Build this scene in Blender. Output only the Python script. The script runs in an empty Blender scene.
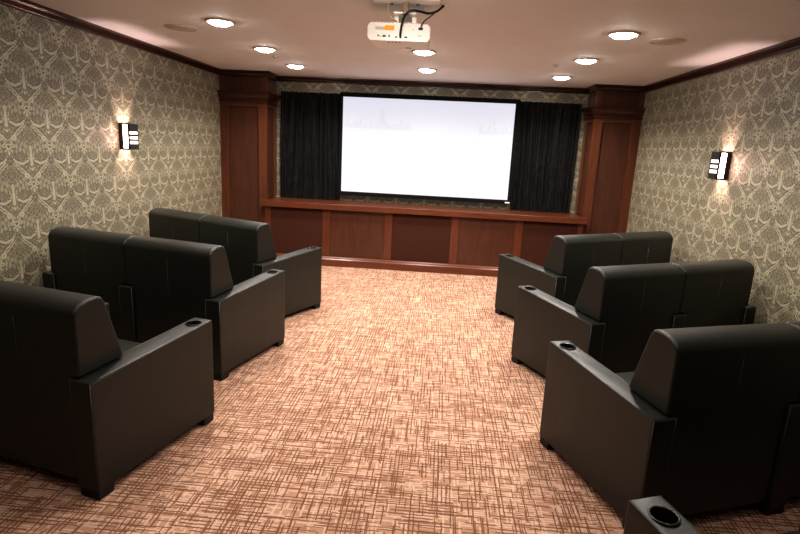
import bpy, bmesh, math, random
from mathutils import Vector, Matrix
random.seed(7)
scene = bpy.context.scene
COL = scene.collection
PI = math.pi

# ------------------------------------------------------------------ room measures (metres)
XL, XR = -3.13, 2.55          # side walls
YF, YB = 8.056, -1.6          # screen wall, wall behind the viewer
ZC = 2.605                    # ceiling
YCOL = 7.577                  # front of the wooden columns
YCAB = 7.477                  # front of the low cabinet
CX0, CX1 = -2.472, 1.942      # inner sides of the columns

# ------------------------------------------------------------------ helpers: colour and nodes
def lin(c):
    return tuple(((x / 255) / 12.92 if x / 255 <= .04045 else ((x / 255 + .055) / 1.055) ** 2.4) for x in c) + (1.0,)

class Mat:
    """small node-expression builder"""
    def __init__(s, name):
        s.m = bpy.data.materials.new(name); s.m.use_nodes = True
        s.t = s.m.node_tree; s.n = s.t.nodes; s.l = s.t.links
        s.b = s.n['Principled BSDF']
    def put(s, sock, v):
        if isinstance(v, bpy.types.NodeSocket): s.l.new(v, sock)
        else: sock.default_value = v
    def math(s, op, a, b=None, c=None, clamp=False):
        n = s.n.new('ShaderNodeMath'); n.operation = op; n.use_clamp = clamp
        for i, v in enumerate((a, b, c)):
            if v is not None: s.put(n.inputs[i], v)
        return n.outputs[0]
    def add(s, a, b): return s.math('ADD', a, b)
    def sub(s, a, b): return s.math('SUBTRACT', a, b)
    def mul(s, a, b): return s.math('MULTIPLY', a, b)
    def abs(s, a): return s.math('ABSOLUTE', a)
    def mx(s, *a):
        r = a[0]
        for v in a[1:]: r = s.math('MAXIMUM', r, v)
        return r
    def mn(s, *a):
        r = a[0]
        for v in a[1:]: r = s.math('MINIMUM', r, v)
        return r
    def hyp(s, a, b): return s.math('SQRT', s.add(s.mul(a, a), s.mul(b, b)))
    def inside(s, d, w, soft=.003):           # 1 where d < w
        return s.math('MULTIPLY_ADD', d, -1 / soft, w / soft + .5, clamp=True)
    def pos(s):
        g = s.n.new('ShaderNodeNewGeometry'); x = s.n.new('ShaderNodeSeparateXYZ')
        s.l.new(g.outputs['Position'], x.inputs[0]); return x.outputs[0], x.outputs[1], x.outputs[2]
    def obco(s):
        g = s.n.new('ShaderNodeTexCoord'); return g.outputs['Object']
    def sep(s, v):
        x = s.n.new('ShaderNodeSeparateXYZ'); s.l.new(v, x.inputs[0]); return x.outputs[0], x.outputs[1], x.outputs[2]
    def vec(s, x=0., y=0., z=0.):
        c = s.n.new('ShaderNodeCombineXYZ')
        for i, v in enumerate((x, y, z)): s.put(c.inputs[i], v)
        return c.outputs[0]
    def noise(s, v, scale=5., detail=3., rough=.5, dist=0.):
        n = s.n.new('ShaderNodeTexNoise'); s.put(n.inputs['Vector'], v)
        n.inputs['Scale'].default_value = scale; n.inputs['Detail'].default_value = detail
        n.inputs['Roughness'].default_value = rough; n.inputs['Distortion'].default_value = dist
        return n.outputs['Fac']
    def white(s, v):
        n = s.n.new('ShaderNodeTexWhiteNoise'); n.noise_dimensions = '3D'; s.put(n.inputs['Vector'], v); return n.outputs['Value']
    def scale(s, v, xyz):
        n = s.n.new('ShaderNodeMapping'); s.put(n.inputs['Vector'], v); n.inputs['Scale'].default_value = xyz; return n.outputs[0]
    def mix(s, f, a, b):
        n = s.n.new('ShaderNodeMix'); n.data_type = 'RGBA'
        s.put(n.inputs[0], f); s.put(n.inputs[6], a); s.put(n.inputs[7], b); return n.outputs[2]
    def bump(s, h, strength=.2, dist=.002):
        n = s.n.new('ShaderNodeBump'); n.inputs['Strength'].default_value = strength; n.inputs['Distance'].default_value = dist
        s.put(n.inputs['Height'], h); s.l.new(n.outputs[0], s.b.inputs['Normal'])
    def set(s, color=None, rough=None, metal=None, spec=None, coat=None, coat_rough=None, sheen=None, emit=None, estr=None):
        for k, v in (('Base Color', color), ('Roughness', rough), ('Metallic', metal), ('Specular IOR Level', spec), ('Coat Weight', coat),
                     ('Coat Roughness', coat_rough), ('Sheen Weight', sheen), ('Emission Color', emit), ('Emission Strength', estr)):
            if v is not None: s.put(s.b.inputs[k], v)
        return s.m

# ------------------------------------------------------------------ materials
def wallpaper(name, axis, ph, pz):
    """damask: two half-drop lattices of one ogee motif"""
    m = Mat(name); X = m.pos(); h, z = X[axis], X[2]
    W, H = .42, .56
    tot = None
    for k in (0, 1):
        hx = m.add(m.math('DIVIDE', m.sub(h, ph + k * W / 2), W), .5)
        a = m.abs(m.mul(m.sub(m.math('FRACT', m.add(hx, 50)), .5), W))
        zz = m.add(m.math('DIVIDE', m.sub(z, pz + k * H / 2 - .09), H), .5)
        y = m.sub(m.mul(m.sub(m.math('FRACT', m.add(zz, 50)), .5), H), .09)     # apex at y=0, motif reaches from .19 to -.37
        nz = m.vec(a, y, 0.)
        a0 = a
        a = m.add(a, m.mul(m.sub(m.noise(nz, 42., 2.), .5), .022))
        y = m.add(y, m.mul(m.sub(m.noise(m.vec(a0, y, 7.), 42., 2.), .5), .022))
        dd = lambda cx, cy, sx=1., sy=1.: m.hyp(m.mul(m.sub(a, cx), sx), m.mul(m.sub(y, cy), sy))
        # crescent wings falling from the apex to the stem
        d1, d2 = dd(.115, .047), dd(.112, .070)
        clip = m.mul(m.inside(m.add(y, m.mul(a, .32)), .030), m.inside(a, .196))
        wing = m.mul(m.mul(m.inside(d1, .105), m.inside(m.mul(d2, -1.), -.108)), clip)
        wing = m.mx(wing, m.inside(dd(.184, -.012), .010))
        wsh = m.mx(m.mul(m.inside(m.abs(m.sub(d1, .111)), .0055), clip), m.mul(m.inside(m.abs(m.sub(d2, .103)), .005), clip), m.mul(m.inside(d2, .10), .3))
        # double straight legs running down and out
        t = m.math('MULTIPLY_ADD', a, .619, m.math('MULTIPLY_ADD', y, .786, .0137))
        al = m.math('MULTIPLY_ADD', a, .786, m.mul(y, -.619))
        lclip = m.mul(m.inside(al, .262), m.inside(m.mul(al, -1.), -.050))
        leg = m.mul(m.mx(m.inside(m.abs(m.sub(t, .0095)), .0050), m.inside(m.abs(m.add(t, .0085)), .0042)), lclip)
        lsh = m.mul(m.mx(m.inside(m.abs(t), .004), m.inside(m.abs(m.add(t, .016)), .003)), lclip)
        # stem at the tile edge
        sx = m.math('MULTIPLY_ADD', a, -1., W / 2)
        stem = m.mul(m.inside(m.add(sx, m.mul(m.add(y, .065), .075)), .015), m.mul(m.inside(y, .085), m.inside(m.mul(y, -1.), .066)))
        knob = m.mx(m.inside(m.hyp(sx, m.add(y, .092)), .010), m.inside(m.hyp(m.sub(sx, .022), m.add(y, .085)), .007))
        # leaf under the apex: lower V with scrolls and hanging drops
        v = m.add(m.math('MULTIPLY_ADD', a, .478, m.math('MULTIPLY_ADD', y, -.88, -.205)), m.mul(m.math('SINE', m.mul(a, 46.)), .011))
        lip = m.mul(m.mul(m.inside(m.abs(v), .0045), m.inside(a, .135)), .6)
        s1 = m.inside(m.abs(m.add(dd(.150, -.142), -.016)), .007)
        s2 = m.inside(m.abs(m.add(dd(.172, -.200), -.012)), .005)
        drops = m.mx(m.inside(dd(.112, -.166, 1., .7), .013), m.inside(dd(.080, -.182, 1., .7), .011), m.inside(dd(.046, -.200, 1., .6), .012),
                     m.inside(dd(.014, -.216, 1., .6), .009), m.inside(dd(.135, -.200, 1., .5), .012), m.inside(dd(.102, -.218, 1., .5), .012),
                     m.inside(dd(.066, -.236, 1., .5), .010), m.inside(dd(.032, -.256, 1., .5), .009), m.inside(dd(.140, -.240, 1., .6), .009))
        dsh = m.inside(m.abs(m.add(v, .016)), .005)
        dsh = m.mul(dsh, m.inside(a, .15))
        # inner leaf dots
        q = m.add(m.mul(a, 1.15), m.abs(m.add(y, .135)))
        q2 = m.sub(m.mul(a, 1.15), m.add(y, .135))
        dot = lambda e: m.abs(m.sub(m.math('FRACT', m.mul(m.add(e, 5.), 27.)), .5))
        vein = m.mul(m.mul(m.inside(m.hyp(dot(m.add(m.mul(a, 1.15), y)), dot(q2)), .29, .12), m.inside(q, .095)), .5)
        # rosette over the apex and small plume
        rr = dd(0., .074)
        ring = m.inside(m.abs(m.sub(rr, .018)), .0045)
        cap = m.mx(m.inside(dd(.0, .028, 1., .6), .011), m.inside(dd(.024, .046, 1., .8), .008))
        pl = m.mx(m.inside(dd(.030, .104, 1., .5), .009), m.inside(dd(.050, .078, 1., .6), .007))
        fil = m.inside(m.abs(m.sub(m.math('FRACT', m.mul(m.noise(m.vec(a0, y, 3.), 17., 1.), 9.)), .5)), .13, .08)
        fil = m.mul(fil, .42)
        g = m.mx(m.mul(wing, .9), fil, leg, stem, knob, m.mul(lip, .8), s1, m.mul(s2, .8), m.mul(drops, .6), vein, ring, cap, m.mul(pl, .8))
        dk = m.mx(wsh, lsh, m.mul(dsh, .8), m.inside(rr, .010), m.mul(m.inside(q, .10, .02), .4), m.inside(dd(.150, -.142), .009))
        shade = dk if k == 0 else m.mx(shade, dk)
        tot = g if tot is None else m.mx(tot, g)
    hv = m.vec(X[0], X[1], X[2])
    n1 = m.noise(hv, 75., 3., .65)
    fac = m.mul(tot, m.math('MULTIPLY_ADD', n1, 1.0, .38, clamp=True))
    ground = m.mix(m.math('MULTIPLY_ADD', m.noise(hv, 130., 3., .7), 1.8, -.4, clamp=True), lin((76, 71, 56)), lin((112, 106, 88)))
    ground = m.mix(m.mul(m.mul(shade, m.math('SUBTRACT', 1., tot, clamp=True)), .9), ground, lin((54, 48, 33)))
    col = m.mix(fac, ground, lin((178, 170, 146)))
    m.bump(fac, .35, .002)
    return m.set(col, m.math('MULTIPLY_ADD', fac, -.14, .50), m.mul(fac, .2), .5)

def carpet():
    m = Mat('woven_line_carpet'); X = m.pos(); x, y = X[0], X[1]
    def strokes(u, v, p, L, thr, w, seed):
        # thin strokes running along u, rows of pitch p across v
        r = m.math('DIVIDE', v, p); j = m.math('FLOOR', r); f = m.sub(m.math('FRACT', m.add(r, 100)), .5)
        off = m.white(m.vec(j, seed, 3.))
        i = m.math('FLOOR', m.add(m.math('DIVIDE', u, L), m.mul(off, 7.)))
        on = m.math('GREATER_THAN', m.white(m.vec(i, j, seed)), thr)
        return m.mul(on, m.inside(m.abs(f), w, .12))
    wob = m.mul(m.sub(m.noise(m.vec(x, y, 0.), 40., 1.), .5), .008)
    xw, yw = m.add(x, wob), m.add(y, wob)
    dark = m.mx(strokes(xw, yw, .0225, .15, .50, .17, 1.), strokes(yw, xw, .0215, .14, .52, .15, 2.),
                strokes(xw, yw, .0135,   .09, .80, .19, 5.), strokes(yw, xw, .0145, .08, .80, .17, 6.))
    light = m.mx(strokes(xw, yw, .0170, .10, .50, .30, 8.), strokes(yw, xw, .0190, .07, .66, .28, 9.))
    fine = m.noise(m.vec(x, y, 0.), 420., 2., .7)
    mott = m.noise(m.vec(x, y, 0.), 30., 3., .7)
    base = m.mix(m.math('MULTIPLY_ADD', mott, 1.8, -.4, clamp=True), lin((166, 128, 107)), lin((186, 148, 126)))
    col = m.mix(m.mul(light, .55), base, lin((226, 198, 178)))
    col = m.mix(m.mul(dark, .92), col, lin((96, 59, 39)))
    col = m.mix(m.mul(fine, .3), col, lin((160, 115, 86)))
    m.bump(m.add(fine, m.mul(dark, -.8)), .5, .004)
    return m.set(col, .95, spec=.1, sheen=.05)

def wood(name, dark, light, axis=2, gloss=.28):
    m = Mat(name); P = m.vec(*m.pos())
    sc = [7., 7., 7.]; sc[axis] = .8
    g = m.noise(m.scale(P, tuple(sc)), 3., 5., .62, .6)
    sc2 = [60., 60., 60.]; sc2[axis] = 3.
    g2 = m.noise(m.scale(P, tuple(sc2)), 2., 2., .6)
    f = m.math('MULTIPLY_ADD', g, 1.5, -.3, clamp=True)
    f = m.math('ADD', m.mul(f, .8), m.mul(g2, .25), clamp=True)
    m.bump(g2, .05, .001)
    return m.set(m.mix(f, lin(dark), lin(light)), gloss, spec=.5, coat=.15, coat_rough=.2)

def plain(name, c, rough=.5, metal=0., spec=.5, emit=None, estr=0.):
    m = Mat(name)
    n = m.noise(m.obco(), 60., 2.)
    a = lin(c); b = tuple(min(1, v * 1.12) for v in a[:3]) + (1,)
    m.set(m.mix(n, a, b), rough, metal, spec)
    if emit: m.set(emit=lin(emit), estr=estr)
    return m.m

def leather():
    m = Mat('black_leather'); P = m.obco()
    v = m.n.new('ShaderNodeTexVoronoi'); v.inputs['Scale'].default_value = 260.; m.l.new(P, v.inputs['Vector'])
    big = m.noise(P, 6., 3.)
    fine = m.noise(P, 420., 2., .6)
    m.bump(m.add(m.mul(v.outputs['Distance'], .8), m.mul(m.noise(P, 9., 2.), 3.5)), .25, .0022)
    return m.set(m.mix(m.math('MULTIPLY_ADD', fine, .7, m.mul(big, .3)), lin((20, 23, 19)), lin((31, 34, 29))), m.math('MULTIPLY_ADD', big, .12, .37), spec=.50)

def ceiling_mat():
    m = Mat('orange_peel_paint'); P = m.vec(*m.pos())
    n = m.noise(P, 55., 3., .6)
    m.bump(n, .35, .006)
    return m.set(m.mix(m.noise(P, 4., 2.), lin((230, 227, 226)), lin((238, 235, 234))), .75, spec=.2)

def velvet():
    m = Mat('black_crushed_velvet'); P = m.obco()
    n = m.noise(m.scale(P, (1., 1., .35)), 38., 4., .65, .8)
    f = m.math('MULTIPLY_ADD', n, 3.2, -1.45, clamp=True)  # grey mottle paints the velvet's sheen into the colour
    m.bump(n, .5, .006)
    return m.set(m.mix(f, lin((3, 3, 4)), lin((34, 34, 34))), .65, spec=.2, sheen=.04)

def screen_mat():
    """projected picture, almost burnt out: pale bluish top with a faint skyline, and a pale card"""
    m = Mat('projected_picture'); x, y, z = m.pos()
    u = m.math('DIVIDE', m.add(x, 1.475), 2.425); v = m.math('DIVIDE', m.sub(z, 1.02), 1.333)
    top = m.math('MULTIPLY_ADD', v, 2.2, -1.3, clamp=True)
    col = m.mix(top, lin((246, 246, 253)), lin((226, 228, 246)))
    i = m.math('FLOOR', m.mul(u, 62.)); hgt = m.white(m.vec(i, 4., 1.))
    sky = m.math('MULTIPLY_ADD', hgt, .10, .70)
    ends = m.mx(m.math('LESS_THAN', u, .40), m.math('GREATER_THAN', u, .80))
    build = m.mul(m.mul(m.math('LESS_THAN', v, sky), m.math('GREATER_THAN', v, .68)), ends)
    tower = m.mul(m.inside(m.abs(m.sub(u, .235)), .012), m.mul(m.math('LESS_THAN', v, .90), m.math('GREATER_THAN', v, .68)))
    tower2 = m.mul(m.inside(m.abs(m.sub(u, .885)), .004), m.mul(m.math('LESS_THAN', v, .83), m.math('GREATER_THAN', v, .66)))
    col = m.mix(m.mul(m.mx(build, tower, tower2), .45), col, lin((222, 224, 236)))
    blocks = m.noise(m.vec(m.math('FLOOR', m.mul(u, 22.)), m.math('FLOOR', m.mul(v, 13.)), 2.), 3., 1.)
    low = m.mul(m.math('LESS_THAN', v, .6), m.math('MULTIPLY_ADD', blocks, 1.6, -.6, clamp=True))
    col = m.mix(m.mul(low, .25), col, lin((222, 218, 228)))
    cu, cv = m.abs(m.sub(u, .645)), m.abs(m.sub(v, .36))
    card = m.mul(m.math('LESS_THAN', cu, .072), m.math('LESS_THAN', cv, .175))
    inner = m.mul(m.math('LESS_THAN', cu, .067), m.math('LESS_THAN', cv, .168))
    col = m.mix(m.mul(card, .8), col, lin((220, 230, 232)))
    col = m.mix(inner, col, lin((252, 252, 253)))
    m.set(lin((120, 120, 122)), .9, spec=.1)
    return m.set(emit=col, estr=.80)

M = dict(
    paper_l=wallpaper('damask_wallpaper_left', 1, 3.98, 1.77), paper_r=wallpaper('damask_wallpaper_right', 1, 3.95, 1.30),
    paper_f=wallpaper('damask_wallpaper_front', 0, -.25, 1.77),
    carpet=carpet(), ceiling=ceiling_mat(), leather=leather(), velvet=velvet(), screen=screen_mat(),
    wood_v=wood('cherry_wood_upright', (62, 32, 21), (108, 60, 39)), wood_h=wood('cherry_wood_level', (64, 33, 21), (112, 62, 40), 0),
    panel=wood('cherry_wood_panel', (50, 27, 19), (90, 51, 35), 2, .34), crown=wood('dark_crown_wood', (32, 17, 13), (62, 33, 25), 0, .25),
    crown_y=wood('dark_crown_wood_side', (32, 17, 13), (62, 33, 25), 1, .25),
    capital=wood('shaded_cherry_capital', (44, 21, 14), (84, 44, 29), 0, .2),  # cherry darkened in colour to paint the shade of the mouldings
    acoustic=plain('brown_acoustic_cloth', (62, 36, 28), .95, spec=.1),
    piping=plain('leather_seam', (44, 44, 39), .35), foot=plain('black_foot', (14, 13, 12), .6),
    cup=plain('cup_black_plastic', (10, 10, 10), .35), cup_rim=plain('cup_rim_dark', (48, 47, 44), .25, .5),
    bezel=plain('black_screen_frame', (8, 8, 9), .8, spec=.2),
    white=plain('white_plastic', (244, 238, 228), .45), offwhite=plain('ceiling_trim', (196, 184, 170), .5), grille=plain('speaker_grille', (196, 188, 174), .8),
    tag=plain('white_tag', (230, 230, 230), .5), tan=plain('tan_metal', (176, 158, 136), .4, .3),
    orange=plain('orange_sticker', (250, 170, 30), .6), grey=plain('grey_sticker', (196, 190, 180), .6), dark=plain('dark_port', (22, 22, 22), .5),
    cable=plain('black_cable', (16, 20, 22), .45), teal=plain('teal_black_cable', (24, 58, 62), .45), beige=plain('beige_cable', (170, 152, 128), .5),
    sconce=plain('sconce_bronze', (44, 40, 38), .4, .4), chrome=plain('sprinkler_metal', (190, 184, 176), .3, .8),
    bulb=plain('lamp_lens', (255, 250, 244), .5, emit=(255, 250, 244), estr=80.),
    glow=plain('sconce_diffuser', (255, 244, 232), .5, emit=(255, 236, 220), estr=14.),
    glow_side=plain('sconce_side_diffuser', (255, 230, 215), .5, emit=(255, 200, 188), estr=18.),
    glow_front=plain('sconce_front_diffuser', (255, 244, 232), .5, emit=(255, 240, 228), estr=2.2),
    glass=plain('projector_lens', (20, 22, 30), .08),
)

# ------------------------------------------------------------------ helpers: meshes
def mesh_obj(name, bm, mat, parent=None, smooth=False, loc=None):
    bmesh.ops.recalc_face_normals(bm, faces=bm.faces)
    me = bpy.data.meshes.new(name); bm.to_mesh(me); bm.free()
    if smooth:
        for p in me.polygons: p.use_smooth = True
    o = bpy.data.objects.new(name, me); COL.objects.link(o)
    me.materials.append(M[mat] if isinstance(mat, str) else mat)
    if parent: o.parent = parent
    if loc: o.location = loc
    return o

def box(bm, x0, x1, y0, y1, z0, z1):
    vs = [bm.verts.new((x, y, z)) for x in (x0, x1) for y in (y0, y1) for z in (z0, z1)]
    for f in ((0, 1, 3, 2), (4, 6, 7, 5), (0, 4, 5, 1), (2, 3, 7, 6), (0, 2, 6, 4), (1, 5, 7, 3)):
        bm.faces.new([vs[i] for i in f])

def boxes(*bs):
    bm = bmesh.new()
    for b in bs: box(bm, *b)
    return bm

def prism(pts, x0, x1):
    """extrude a (y,z) outline along x"""
    bm = bmesh.new()
    a = [bm.verts.new((x0, y, z)) for y, z in pts]; b = [bm.verts.new((x1, y, z)) for y, z in pts]
    n = len(pts)
    bm.faces.new(a); bm.faces.new(b[::-1])
    for i in range(n): bm.faces.new((a[i], b[i], b[(i + 1) % n], a[(i + 1) % n]))
    return bm

def bake(o, bevel=0., seg=3, cutters=(), angle=.5, weighted=True, op='DIFFERENCE'):
    """apply bevel / boolean / weighted normals into the mesh itself"""
    if bevel:
        b = o.modifiers.new('b', 'BEVEL'); b.width = bevel; b.segments = seg; b.limit_method = 'ANGLE'; b.angle_limit = angle
    for c in cutters:
        d = o.modifiers.new('c', 'BOOLEAN'); d.object = c; d.operation = op; d.solver = 'EXACT'
    for p in o.data.polygons: p.use_smooth = True
    if weighted:
        w = o.modifiers.new('w', 'WEIGHTED_NORMAL'); w.keep_sharp = False; w.weight = 80
    bpy.context.view_layer.update()
    dg = bpy.context.evaluated_depsgraph_get()
    me = bpy.data.meshes.new_from_object(o.evaluated_get(dg), depsgraph=dg)
    o.modifiers.clear(); old = o.data; o.data = me; me.name = o.name; bpy.data.meshes.remove(old)
    for c in cutters:
        cm = c.data; bpy.data.objects.remove(c); bpy.data.meshes.remove(cm)
    return o

def lathe(profile, n=32, cx=0., cy=0.):
    """profile: list of (r, z); ends at r=0 close"""
    bm = bmesh.new(); rings = []
    for r, z in profile:
        if r < 1e-6: rings.append([bm.verts.new((cx, cy, z))])
        else: rings.append([bm.verts.new((cx + r * math.cos(2 * PI * i / n), cy + r * math.sin(2 * PI * i / n), z)) for i in range(n)])
    for A, B in zip(rings, rings[1:]):
        for i in range(n):
            j = (i + 1) % n
            if len(A) == 1 and len(B) == 1: continue
            if len(A) == 1: bm.faces.new((A[0], B[i], B[j]))
            elif len(B) == 1: bm.faces.new((A[i], B[0], A[j]))
            else: bm.faces.new((A[i], B[i], B[j], A[j]))
    return bm

def tube(pts, r, n=8, bm=None, closed=False):
    bm = bm or bmesh.new(); pts = [Vector(p) for p in pts]; rings = []; up = Vector((.13, .21, 1)).normalized()
    N = len(pts)
    for i, p in enumerate(pts):
        t = (pts[(i + 1) % N] - pts[i - 1]) if closed else (pts[min(i + 1, N - 1)] - pts[max(i - 1, 0)])
        t.normalize(); a = t.cross(up)
        if a.length < 1e-3: a = t.cross(Vector((1, 0, 0)))
        a.normalize(); b = t.cross(a)
        rings.append([bm.verts.new(p + (a * math.cos(2 * PI * k / n) + b * math.sin(2 * PI * k / n)) * r) for k in range(n)])
    pairs = list(zip(rings, rings[1:])) + ([(rings[-1], rings[0])] if closed else [])
    for A, B in pairs:
        for k in range(n): bm.faces.new((A[k], A[(k + 1) % n], B[(k + 1) % n], B[k]))
    if not closed: bm.faces.new(rings[0]); bm.faces.new(rings[-1][::-1])
    return bm

def spline(ctrl, n=10):
    """Catmull-Rom through control points"""
    P = [Vector(c) for c in ctrl]; P = [P[0] * 2 - P[1]] + P + [P[-1] * 2 - P[-2]]; out = []
    for i in range(1, len(P) - 2):
        for k in range(n):
            t = k / n; a, b, c, d = P[i - 1], P[i], P[i + 1], P[i + 2]
            out.append(.5 * ((2 * b) + (c - a) * t + (2 * a - 5 * b + 4 * c - d) * t * t + (3 * b - a - 3 * c + d) * t ** 3))
    out.append(P[-2]); return out

def thing(name, label, cat, loc=(0, 0, 0), rz=0., group=None):
    o = bpy.data.objects.new(name, None); COL.objects.link(o); o.empty_display_size = .1
    o.location = loc; o.rotation_euler = (0, 0, rz); tag(o, label, cat, group); return o

def tag(o, label, cat, group=None):
    o['label'] = label; o['category'] = cat
    if group: o['group'] = group
    return o

def struct(name, bm, mat):
    o = mesh_obj(name, bm, mat); o['kind'] = 'structure'; return o

def copy_tree(o, parent=None):
    c = o.copy(); COL.objects.link(c)
    if parent: c.parent = parent
    for ch in list(o.children): copy_tree(ch, c)
    return c

# ------------------------------------------------------------------ room shell
T = .12
struct('floor', boxes((XL - T, XR + T, YB - T, YF + T, -.1, 0)), 'carpet')
struct('ceiling', boxes((XL - T, XR + T, YB - T, YF + T, ZC, ZC + .1)), 'ceiling')
struct('wall_left', boxes((XL - T, XL, YB - T, YF + T, 0, ZC)), 'paper_l')
struct('wall_right', boxes((XR, XR + T, YB - T, YF + T, 0, ZC)), 'paper_r')
struct('wall_front', boxes((XL, XR, YF, YF + T, 0, ZC)), 'paper_f')
struct('wall_back', boxes((XL, XR, YB - T, YB, 0, ZC)), 'paper_f')

# crown moulding: mitred sweep, offsets go into the room
CROWN = [(0, 2.532), (.010, 2.532), (.010, 2.540), (.016, 2.545), (.022, 2.556), (.034, 2.572), (.048, 2.583), (.058, 2.587), (.058, 2.605), (0, 2.605)]
def sweep(path, prof, i):
    """one mitred piece of the profile along path[i]-path[i+1]; the room lies right of travel"""
    def nrm(a, b):
        d = Vector((b[0] - a[0], b[1] - a[1])).normalized(); return Vector((d.y, -d.x))
    n = nrm(path[i], path[i + 1])
    def miter(k):
        if k == 0 or k == len(path) - 1: return n
        a, b = nrm(path[k - 1], path[k]), nrm(path[k], path[k + 1]); s = a + b
        return s * (1 / (s.dot(a)))
    bm = bmesh.new(); rings = []
    for k in (i, i + 1):
        q = miter(k); rings.append([bm.verts.new((path[k][0] + q.x * o, path[k][1] + q.y * o, z)) for o, z in prof])
    m = len(prof)
    for j in range(m): bm.faces.new((rings[0][j], rings[0][(j + 1) % m], rings[1][(j + 1) % m], rings[1][j]))
    bm.faces.new(rings[0]); bm.faces.new(rings[1][::-1])
    return bm
ROOM = [(XL, YB), (XL, YCOL), (CX0, YCOL), (CX0, YF), (CX1, YF), (CX1, YCOL), (XR, YCOL), (XR, YB)]
for i in range(7):
    struct('trim_%d' % (i + 1), sweep(ROOM, CROWN, i), 'crown_y' if i in (0, 2, 4, 6) else 'crown')

# ------------------------------------------------------------------ wooden columns
def column(x0, x1, inner, label):
    """x0..x1 span, inner = x of the side that faces the screen"""
    r = thing('wood_column', label, 'column', ((x0 + x1) / 2, YCOL, 0), group='wooden columns beside the screen')
    L = lambda b: (b[0] - r.location.x, b[1] - r.location.x, b[2] - YCOL, b[3] - YCOL, b[4], b[5])
    g = .024; s = 1 if inner > (x0 + x1) / 2 else -1
    ix = inner - s * g                                        # recessed core
    cx = sorted((ix, x0 if s > 0 else x1))
    mesh_obj('core', boxes(L((cx[0], cx[1], YCOL + g, YF, 0, ZC))), 'panel', r)
    st = .115
    front = [(x0, x0 + st, YCOL, YCOL + g, 0, 2.2), (x1 - st, x1, YCOL, YCOL + g, 0, 2.2)]
    for f in front: bake(mesh_obj('stile', boxes(L(f)), 'wood_v', r), .003, 2)
    bake(mesh_obj('rail', boxes(L((x0 + st, x1 - st, YCOL, YCOL + g, 2.135, 2.2))), 'wood_h', r), .003, 2)
    bake(mesh_obj('rail', boxes(L((x0 + st, x1 - st, YCOL, YCOL + g, 0, .16))), 'wood_h', r), .003, 2)
    sx = sorted((inner, inner - s * g))
    for y0, y1 in ((YCOL + g, YCOL + .10), (YF - .10, YF)):
        bake(mesh_obj('stile', boxes(L((sx[0], sx[1], y0, y1, 0, 2.2))), 'wood_v', r), .003, 2)
    mesh_obj('rail', boxes(L((sx[0], sx[1], YCOL + .10, YF - .10, 2.135, 2.2))), 'wood_h', r)
    # frieze above the capital
    for f in ((x0, x0 + st * .55, YCOL, YCOL + g, 2.2, ZC), (x1 - st * .55, x1, YCOL, YCOL + g, 2.2, ZC)):
        mesh_obj('frieze_stile', boxes(L(f)), 'wood_v', r)
    for y0, y1 in ((YCOL + g, YCOL + .08), (YF - .08, YF)):
        mesh_obj('frieze_stile', boxes(L((sx[0], sx[1], y0, y1, 2.2, ZC))), 'wood_v', r)
    # capital: moulding on the front and the inner side
    prof = [(0, 2.192), (.028, 2.192), (.032, 2.198), (.028, 2.206), (.014, 2.208), (.014, 2.236), (.034, 2.238), (.034, 2.258), (.040, 2.262), (.052, 2.278), (.056, 2.300), (.074, 2.303), (.074, 2.326), (.066, 2.333), (0, 2.333)]
    if s > 0: path = [(x0, YCOL), (inner, YCOL), (inner, YF)]
    else: path = [(inner, YF), (inner, YCOL), (x1, YCOL)]
    bm = bmesh.new()
    for i in (0, 1):
        b = sweep(path, prof, i); me = bpy.data.meshes.new('t'); b.to_mesh(me); b.free(); bm.from_mesh(me); bpy.data.meshes.remove(me)
    bmesh.ops.translate(bm, verts=bm.verts, vec=(-r.location.x, -YCOL, 0))
    mesh_obj('capital', bm, 'capital', r)
    return r
column(XL, CX0, CX0, 'tall cherry wood column against the left wall beside the left black curtain')
column(CX1, XR, CX1, 'tall cherry wood column against the right wall beside the right black curtain')

# ------------------------------------------------------------------ low cabinet under the screen
cab = thing('media_cabinet', 'long low cherry wood cabinet with five panels and a ledge under the screen', 'cabinet', (-.265, YCAB, 0))
cx = cab.location.x
def C(b): return (b[0] - cx, b[1] - cx, b[2] - YCAB, b[3] - YCAB, b[4], b[5])
mesh_obj('carcass', boxes(C((CX0 + .002, CX1 - .002, YCAB + .018, YF - .002, 0, .795))), 'panel', cab)
bake(mesh_obj('ledge', boxes(C((CX0 + .002, CX1 - .002, YCAB - .05, YF - .002, .795, .872)), C((-2.516, CX0 + .002, YCAB - .05, YCOL - .001, .795, .872)),
      C((CX1 - .002, 1.978, YCAB - .05, YCOL - .001, .795, .872))), 'wood_h', cab), .004, 2)
pc = [-2.437, -1.588, -.711, .215, 1.085, 1.93]
for c in pc:
    w = .055
    bake(mesh_obj('post', boxes(C((c - w if c > -2.4 else CX0 + .002, c + w if c < 1.9 else CX1 - .002, YCAB, YCAB + .018, .12, .795))), 'wood_v', cab), .003, 2)
for k in range(5):
    a, b = pc[k] + .055, pc[k + 1] - .055
    if k % 2 == 0:
        o = bake(mesh_obj('fabric_panel', boxes(C((a, b, YCAB + .006, YCAB + .018, .128, .79))), 'acoustic', cab), .004, 2); o['label'] = 'dark brown cloth panel'
    else:
        o = mesh_obj('wood_panel', boxes(C((a, b, YCAB + .010, YCAB + .018, .128, .79))), 'panel', cab); o['label'] = 'recessed cherry wood panel'
bm = prism([(0.018, 0), (-.075, 0), (-.075, .095), (-.066, .108), (-.04, .116), (-.03, .128), (.018, .128)], CX0 + .002 - cx, CX1 - .002 - cx)
mesh_obj('plinth', bm, 'wood_h', cab)

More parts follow.
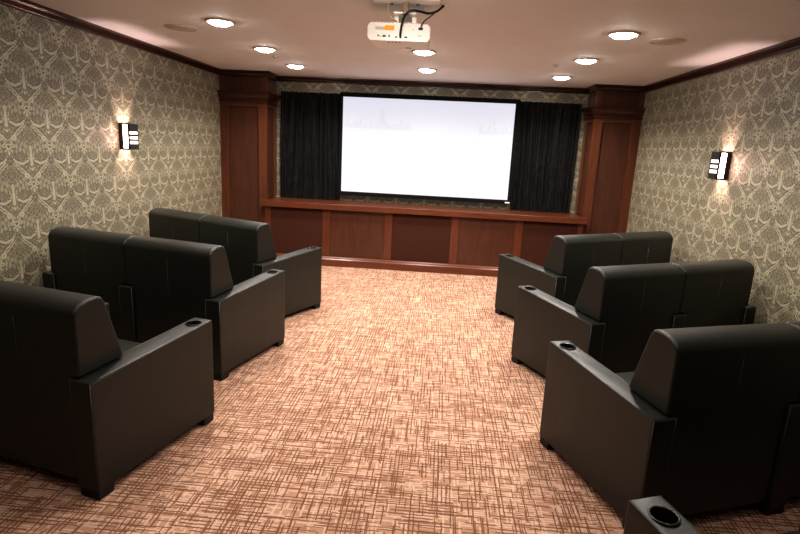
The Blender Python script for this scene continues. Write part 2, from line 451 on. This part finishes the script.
# ------------------------------------------------------------------ screen
scr = thing('projection_screen', 'wide projection screen in a black frame showing a pale bright picture', 'screen', (-.257, YF, .955))
sx0, sx1, sz0, sz1 = -1.518, 1.007, .962, 2.413
wx0, wx1, wz0, wz1 = -1.475, .950, 1.02, 2.353
def S(b): return (b[0] - scr.location.x, b[1] - scr.location.x, b[2] - YF, b[3] - YF, b[4] - scr.location.z, b[5] - scr.location.z)
mesh_obj('picture', boxes(S((wx0, wx1, YF - .108, YF - .088, wz0, wz1))), 'screen', scr)
bm = boxes(S((sx0, wx0, YF - .122, YF - .088, sz0, sz1)), S((wx1, sx1, YF - .122, YF - .088, sz0, sz1)), S((wx0, wx1, YF - .122, YF - .088, sz0, wz0)), S((wx0, wx1, YF - .122, YF - .088, wz1, sz1)))
mesh_obj('frame', bm, 'bezel', scr)
mesh_obj('maker_plate', boxes(S((.915, .985, YF - .125, YF - .1215, .975, .992))), 'tag', scr)

for xx in (-1.1, .6):
    mesh_obj('wall_bracket', boxes(S((xx - .06, xx + .06, YF - .088, YF, 1.1, 2.3))), 'bezel', scr)

# ------------------------------------------------------------------ curtains
def curtain(x0, x1, label, seed):
    rnd = random.Random(seed); w = x1 - x0
    o0 = ((x0 + x1) / 2, YF - .042, .874)
    ph = [rnd.uniform(0, 6.28) for _ in range(8)]
    bm = bmesh.new(); NX, NZ = 240, 40; rows = []
    for j in range(NZ + 1):
        t = j / NZ; z = t * (2.395 - .874); row = []
        for i in range(NX + 1):
            u = i / NX; s = u * w
            q = s + .012 * math.sin(3 * t + ph[0] + 4 * u)
            y = .017 * math.sin(2 * PI * q / .098 + ph[1] + 1.3 * math.sin(2 * PI * s / .37 + ph[2]) + .6 * math.sin(2.2 * t + ph[2])) + .010 * math.sin(2 * PI * q / .061 + ph[3] + 1.2 * t) + .006 * math.sin(2 * PI * q / .21 + ph[4])
            y *= .8 + .2 * (1 - t)
            if t > .93: y = y * .45 + .006 * math.sin(2 * PI * s / .027 + ph[5])          # gathered heading
            zz = z + (.006 * math.sin(2 * PI * s / .027 + ph[5]) + .004 * math.sin(2 * PI * s / .071 + ph[6]) if t > .97 else 0)
            xs = s - w / 2 + (1 - t) * .015 * math.sin(PI * u) * math.sin(ph[7])
            row.append(bm.verts.new((xs, y - .008, zz)))
        rows.append(row)
    for a, b in zip(rows, rows[1:]):
        for i in range(NX): bm.faces.new((a[i], a[i + 1], b[i + 1], b[i]))
    o = mesh_obj('curtain', bm, 'velvet', smooth=True, loc=o0)
    tag(o, label, 'curtain', 'black velvet curtains beside the screen'); return o
curtain(-2.395, -1.50, 'black crushed velvet curtain hanging left of the screen', 3)
curtain(1.005, 1.858, 'black crushed velvet curtain hanging right of the screen', 5)

# ------------------------------------------------------------------ two-seat theatre sofa
SW, SL, AW, SEATW = 1.671, .865, .125, .648
def build_sofa():
    r = thing('theater_sofa', '', 'sofa')
    hx, hy = SW / 2, SL / 2
    def arm(x0):
        pts = [(-hy, .048), (hy, .048), (hy, .646), (-hy + .26, .613), (-hy, .597)]
        o = mesh_obj('arm', prism(pts, x0, x0 + AW), 'leather', r)
        cxy = (x0 + AW / 2, hy - .092)
        c = mesh_obj('cut', lathe([(0, .55), (.041, .55), (.041, .70), (0, .70)], 40, *cxy), 'cup')
        bake(o, .012, 3)
        c2 = c; bake(o, 0, 3, (c2,), weighted=False)
        h = .643
        cu = mesh_obj('cup_holder', lathe([(0, .553), (.038, .553), (.039, .56), (.039, h - .001), (.040, h + .003), (.044, h + .003), (.0465, h + .0005), (.0465, h - .006)], 40, *cxy), 'cup', o, True)
        cu.data.materials.append(M['cup_rim'])
        for p in cu.data.polygons:
            if p.center.z > h - .004: p.material_index = 1
        # welt along the outer top edges
        for xx in (x0 + .004, x0 + AW - .004):
            mesh_obj('piping', tube([(xx, -hy + .004, .5945), (xx, -hy + .26, .610), (xx, hy - .006, .6425)], .0028, 6), 'piping', o, True)
            mesh_obj('piping', tube([(xx, -hy + .003, .06), (xx, -hy + .003, .592)], .0026, 6), 'piping', o, True)
        for yy in (-hy + .008, hy - .098):
            bake(mesh_obj('foot', boxes((x0 + .006, x0 + AW - .006, yy, yy + .09, 0, .05)), 'foot', r), .004, 2)
        return o
    for k in range(3): arm(-hx + k * (AW + SEATW))
    for k in range(2):
        a0 = -hx + AW + k * (AW + SEATW); a1 = a0 + SEATW                         # between the arms
        b0 = -hx + .080 if k == 0 else .0015; b1 = -.0015 if k == 0 else hx - .080  # cushion above the arms
        R = -hy + .014
        # backrest: wide wedge resting on the arms, carried down between them as one piece
        prof = [(0, .600), (0, .893), (.012, .922), (.040, .944), (.085, .956), (.135, .958), (.162, .948), (.178, .922), (.266, .628), (.258, .615)]
        o = mesh_obj('backrest', prism([(R + d, z) for d, z in prof], b0, b1), 'leather', r)
        low = mesh_obj('low', prism([(R, .075), (R, .70), (R + .19, .70), (R + .19, .075)], a0 + .002, a1 - .002), 'leather')
        bake(o, 0, 3, (low,), weighted=False, op='UNION')
        bm = bmesh.new(); bm.from_mesh(o.data)
        bmesh.ops.remove_doubles(bm, verts=bm.verts, dist=1e-5)
        bmesh.ops.dissolve_limit(bm, angle_limit=.01, verts=bm.verts, edges=bm.edges)
        bm.to_mesh(o.data); bm.free()
        bake(o, .018, 4, angle=.9)
        for xx in (b0 + .008, b1 - .008):
            mesh_obj('piping', tube([(xx, R + d + (.004 if d < .02 else -.004 if d > .15 else 0), z - (.004 if z > .88 else 0)) for d, z in prof[1:-1]], .003, 6), 'piping', o, True)
        xm = (a0 + a1) / 2
        mesh_obj('back_seam', tube([(xm, R + .0005, .30), (xm, R + .0005, .85)], .0015, 6), 'piping', o, True)
        # seat cushion and frame
        s = mesh_obj('seat', boxes((a0 + .002, a1 - .002, R + .19, hy - .004, .22, .425)), 'leather', r); bake(s, .035, 4)
        mesh_obj('seat_frame', boxes((a0 + .001, a1 - .001, R + .02, hy - .03, .06, .225)), 'leather', r)
    return r
proto = build_sofa()
proto['group'] = 'black leather theater sofas'
rows = [   # aisle-side front corner x, y, turn, side, label
    (-1.303, 2.977, -.2424, -1, 'black leather two-seat theater sofa nearest the viewer on the left, cut off by the edge'),
    (-1.258, 4.333, -.2574, -1, 'black leather two-seat theater sofa in the middle of the left row, below the wall sconce'),
    (-1.190, 5.4345, -.4388, -1, 'black leather two-seat theater sofa at the front of the left row, beside the left column'),
    (.643, 5.6775, .5599, 1, 'black leather two-seat theater sofa at the front of the right row, nearest the cabinet'),
    (.657, 4.3252, .4805, 1, 'black leather theater sofa second from the screen in the right row of sofas'),
    (.674, 3.0343, .354, 1, 'large black leather theater sofa at right, third from the screen, its back seam showing'),
    (.646, 1.575, .354, 1, 'black leather theater sofa at the bottom right corner, only its arm with cup holder showing'),
]
for i, (x, y, t, s, lab) in enumerate(rows):
    o = proto if i == 0 else copy_tree(proto)
    lx, ly = -s * SW / 2, SL / 2
    o.location = (x - (lx * math.cos(t) - ly * math.sin(t)), y - (lx * math.sin(t) + ly * math.cos(t)), 0)
    o.rotation_euler = (0, 0, t); o['label'] = lab

# ------------------------------------------------------------------ ceiling fittings
def build_light():
    r = thing('recessed_light', '', 'ceiling light', group='recessed ceiling lights')
    mesh_obj('trim_ring', lathe([(.092, 0), (.120, 0), (.120, -.006), (.112, -.012), (.098, -.012), (.092, -.004)], 40), 'offwhite', r, True)
    mesh_obj('lens', lathe([(.088, -.002)] + [(.088 * math.cos(k * PI / 16), -.008 - .026 * math.sin(k * PI / 16)) for k in range(8)] + [(0, -.034)], 32), 'bulb', r, True)
    return r
lp = build_light()
LIGHTS = [(-1.846, 4.52, 'large bright recessed light beside the left ceiling speaker'), (-1.879, 5.73, 'recessed light in the left row between the speaker and the column'),
          (-1.879, 6.89, 'recessed light nearest the left wooden column'), (1.286, 4.48, 'large bright recessed light beside the right ceiling speaker'),
          (1.315, 5.70, 'recessed light in the right row, second from the right ceiling speaker'), (1.344, 6.97, 'recessed light nearest the right wooden column'),
          (-.256, 5.56, 'recessed light in the middle row just beyond the projector'), (-.265, 6.79, 'recessed light in the middle row nearest the screen')]
def lamp(name, kind, loc, energy, color, size=.05, **kw):
    d = bpy.data.lights.new(name, kind); d.energy = energy; d.color = color
    if kind in ('POINT', 'SPOT'): d.shadow_soft_size = size
    for k, v in kw.items(): setattr(d, k, v)
    o = bpy.data.objects.new(name, d); COL.objects.link(o); o.location = loc; return o
WARM = (1.0, .92, .845)
for i, (x, y, lab) in enumerate(LIGHTS):
    o = lp if i == 0 else copy_tree(lp)
    o.location = (x, y, ZC); o['label'] = lab
    lamp('downlight_or_fill', 'SPOT', (x, y, ZC - .075), 106, WARM, .06, spot_size=2.6, spot_blend=.6)
for x in (-1.86, -.26, 1.30):                      # the same lights go on above and behind the viewer
    for y, e in ((3.25, 60), (2.0, 26), (.8, 12)):
        lamp('downlight_or_fill', 'SPOT', (x, y, ZC - .06), e, WARM, .08, spot_size=2.6, spot_blend=.6)

lamp('downlight_or_fill', 'POINT', (-.26, 2.95, ZC - .10), 15, WARM, .08)  # added unseen fill lamp that brightens the back of the projector

for x, y, lab in ((-2.318, 4.82, 'round flat ceiling speaker grille near the left wall'), (1.685, 4.68, 'round flat ceiling speaker grille near the right wall')):
    r = thing('ceiling_speaker', lab, 'speaker', (x, y, ZC), group='round ceiling speakers')
    mesh_obj('rim', lathe([(.122, 0), (.135, 0), (.135, -.004), (.130, -.008), (.122, -.008), (.122, 0)], 40), 'offwhite', r, True)
    mesh_obj('grille', lathe([(.122, 0), (.122, -.005), (.06, -.007), (0, -.0075)], 40), 'grille', r, True)
for x, y, lab in ((-1.92, 6.20, 'small metal fire sprinkler between the two far left recessed lights'), (1.103, 6.08, 'small metal fire sprinkler beside the far right recessed lights')):
    r = thing('fire_sprinkler', lab, 'sprinkler', (x, y, ZC), group='ceiling fire sprinklers')
    mesh_obj('escutcheon', lathe([(0, 0), (.04, 0), (.038, -.006), (.015, -.010), (0, -.010)], 24), 'offwhite', r, True)
    mesh_obj('sprinkler_head', lathe([(0, -.010), (.008, -.010), (.008, -.016), (.005, -.020), (.016, -.024), (.016, -.026), (0, -.026)], 20), 'chrome', r, True)

# ------------------------------------------------------------------ projector
PY = math.radians(2.)
pr = thing('projector', 'white projector with an orange sticker hanging from the ceiling', 'projector', (-.347, 3.888, 2.365), PY)
w, dp, hh = .205, .148, .112
body = [(-w, .022), (-w + .018, 0), (w - .018, 0), (w, .022), (w, hh - .022), (w - .02, hh), (-w + .02, hh), (-w, hh - .022)]
bm = bmesh.new()
ra = [bm.verts.new((x, -dp, z)) for x, z in body]; rb = [bm.verts.new((x + (.03 if x < 0 else 0), dp, z)) for x, z in body]
bm.faces.new(ra); bm.faces.new(rb[::-1])
for i in range(8): bm.faces.new((ra[i], ra[(i + 1) % 8], rb[(i + 1) % 8], rb[i]))
bake(mesh_obj('case', bm, 'white', pr), .006, 2)
def face(x0, x1, z0, z1, mat, name):
    return mesh_obj(name, boxes((x0, x1, -dp - .002, -dp + .003, z0, z1)), mat, pr)
X = lambda u: (u - 335) / 555 * 2 * w
Z = lambda v: hh * (1 - (v - 195) / 190)
face(X(128), X(212), Z(272), Z(240), 'grey', 'grey_label')
face(X(212), X(294), Z(274), Z(226), 'orange', 'orange_label')
for a, b, c, d in ((148, 162, 325, 342), (168, 176, 335, 345), (194, 222, 326, 346), (246, 258, 322, 346), (304, 322, 336, 350), (386, 412, 334, 350), (505, 545, 236, 262), (456, 464, 258, 266)):
    face(X(a), X(b), Z(d), Z(c), 'dark', 'port')
face(X(500), X(536), Z(328), Z(316), 'grey', 'port')
for k in range(6):
    mesh_obj('vent', boxes((X(150) + k * .018, X(150) + k * .018 + .012, -dp + .002, -dp + .014, hh - .002, hh + .004)), 'tan', pr)
for k in range(5):
    mesh_obj('vent', boxes((X(400) + k * .018, X(400) + k * .018 + .010, -dp + .002, -dp + .014, hh - .002, hh + .004)), 'tan', pr)
for k in range(4):
    mesh_obj('bottom_slot', boxes((X(240) + k * .024, X(240) + k * .024 + .010, -dp + .03, -dp + .05, -.0015, .002)), 'dark', pr)
mesh_obj('bottom_slot', boxes((X(390), X(440), dp - .075, dp - .055, -.0015, .002)), 'dark', pr)
bm = lathe([(0, 0), (.038, 0), (.042, .01), (.042, .03), (.034, .03), (.03, .022), (0, .026)], 28)
bmesh.ops.rotate(bm, verts=bm.verts, cent=(0, 0, 0), matrix=Matrix.Rotation(-PI / 2, 3, 'X')); bmesh.ops.translate(bm, verts=bm.verts, vec=(-.09, dp - .002, .055))
mesh_obj('lens', bm, 'glass', pr, True)

mt = thing('projector_mount', 'white ceiling bracket with a short post holding the projector', 'bracket', (-.30, 3.70, ZC), PY)
bake(mesh_obj('ceiling_plate', boxes((-.205, .215, -.10, .02, -.020, 0)), 'white', mt), .004, 2)
mesh_obj('pole', lathe([(0, -.02), (.022, -.02), (.022, -.075), (.027, -.077), (.027, -.087), (0, -.087)], 24), 'tan', mt, True)
bake(mesh_obj('clamp', boxes((-.075, -.045, .06, .22, -.126, -.083), (.04, .07, .06, .22, -.126, -.083), (-.075, .07, -.02, .22, -.087, -.075)), 'white', mt), .003, 2)
for xx in (-.09, .075):
    mesh_obj('screw', boxes((xx - .010, xx + .010, .0, .018, -.030, -.019)), 'dark', mt)
def wpt(x, y, z):
    v = Matrix.Rotation(PY, 3, 'Z') @ Vector((x, y, z)); return (v.x - .347, v.y + 3.888, v.z + 2.365)
o = mesh_obj('projector_cable', tube(spline([wpt(X(352), -dp - .004, Z(345)), wpt(X(352), -dp - .03, Z(320)), wpt(X(362), -dp - .05, Z(235)), wpt(X(388), -dp - .085, Z(150)), wpt(X(440), -dp - .095, Z(104)), wpt(X(520), -dp - .07, Z(100)), wpt(X(590), -dp - .03, Z(100)), wpt(X(660), -dp + .03, Z(50)), wpt(X(715), -dp + .06, 2.602 - 2.365)]), .0075, 10), 'cable', smooth=True)
tag(o, 'thick black cable looping from the projector back up to the ceiling', 'cable')
o = mesh_obj('projector_cable', tube(spline([wpt(X(525), -dp - .004, Z(248)), wpt(X(532), -dp - .02, Z(215)), wpt(X(560), -dp - .01, Z(165)), wpt(X(596), -dp + .02, Z(120)), wpt(X(640), -dp + .06, Z(60)), wpt(X(700), -dp + .11, Z(-10))]), .004, 8), 'teal', smooth=True)
tag(o, 'thin dark teal cable at the right of the projector back', 'cable')
o = mesh_obj('projector_cable', tube(spline([wpt(X(320), -dp + .03, hh + .007), wpt(X(290), -dp + .01, Z(165)), wpt(X(245), -dp + .0, Z(120)), wpt(X(232), -dp, Z(70)), wpt(X(236), -dp, Z(20)), wpt(X(238), -dp + .012, 2.603 - 2.365)]), .006, 8), 'beige', smooth=True)
tag(o, 'beige cable hanging left of the projector bracket', 'cable')

# ------------------------------------------------------------------ wall sconces
def sconce(x, y0, s, label):
    """s=+1 on the left wall (faces +x), -1 on the right wall; near edge y0, box of depth d and width w"""
    r = thing('wall_sconce', label, 'wall lamp', (x, y0, 1.668), group='bronze wall sconces')
    d, w, h = .10, .165, .1225
    B = lambda a, b, c, e, f, g: (min(s * a, s * b), max(s * a, s * b), c, e, f, g)
    mesh_obj('backplate', boxes(B(0, .006, 0, w, -h, h)), 'sconce', r)
    # side frames: strip at the wall and strip at the front corner
    mesh_obj('side_frame', boxes(B(.006, .042, 0, .004, -h, h), B(.088, d, 0, .004, -h, h), B(.042, .088, 0, .004, h - .012, h), B(.042, .088, 0, .004, -h, -h + .012)), 'sconce', r)
    mesh_obj('side_diffuser', boxes(B(.042, .088, .001, .003, -h + .012, h - .012)), 'glow_side', r)
    z = [-h, -.074, -.048, -.030, -.004, .014, .040, .052, h]
    z = [-h, -.068, -.040, -.022, .004, .024, .050, h]
    bm = boxes(B(d - .004, d, .004, w, z[0], z[1]), B(d - .004, d, .004, w, z[2], z[3]), B(d - .004, d, .004, w, z[4], z[5]), B(d - .004, d, .004, w, z[6], z[7]),
               B(d - .004, d, 0, .014, -h, h), B(d - .004, d, w - .006, w, -h, h))
    mesh_obj('front_plate', bm, 'sconce', r)
    mesh_obj('front_diffuser', boxes(B(d - .010, d - .006, .006, w - .004, -.085, .068)), 'glow_front', r)
    mesh_obj('far_side', boxes(B(.006, d - .004, w - .004, w, -h, h)), 'sconce', r)
    lamp('sconce_bulb', 'POINT', (x + s * .055, y0 + w * .5, 1.668), 26., (1., .71, .67), .02)
    return r
sconce(XL, 5.145, 1, 'lit bronze box sconce with three slits on the left wall')
sconce(XR, 5.145, -1, 'lit bronze box sconce with three slits on the right wall')

# ------------------------------------------------------------------ world and camera
wd = bpy.data.worlds.new('world'); scene.world = wd; wd.use_nodes = True
wd.node_tree.nodes['Background'].inputs[0].default_value = (.5, .45, .42, 1); wd.node_tree.nodes['Background'].inputs[1].default_value = .02
cd = bpy.data.cameras.new('camera'); co = bpy.data.objects.new('camera', cd); COL.objects.link(co)
f, yaw, pitch, roll = 542.553, .0693, .2184, .0487
fw = Vector((-math.sin(yaw) * math.cos(pitch), math.cos(yaw) * math.cos(pitch), -math.sin(pitch)))
rt = Vector((math.cos(yaw), math.sin(yaw), 0)); up = rt.cross(fw)
c, s = math.cos(roll), math.sin(roll)
r2, u2 = rt * c + up * s, up * c - rt * s
co.matrix_world = Matrix(((r2.x, u2.x, -fw.x, 0), (r2.y, u2.y, -fw.y, 0), (r2.z, u2.z, -fw.z, 1.7), (0, 0, 0, 1)))
cd.sensor_width = 36; cd.lens = f / 800 * 36; cd.clip_start = .05
scene.camera = co
scene.view_settings.view_transform = 'Standard'
scene.view_settings.look = 'Medium High Contrast'
scene.view_settings.exposure = -0.15
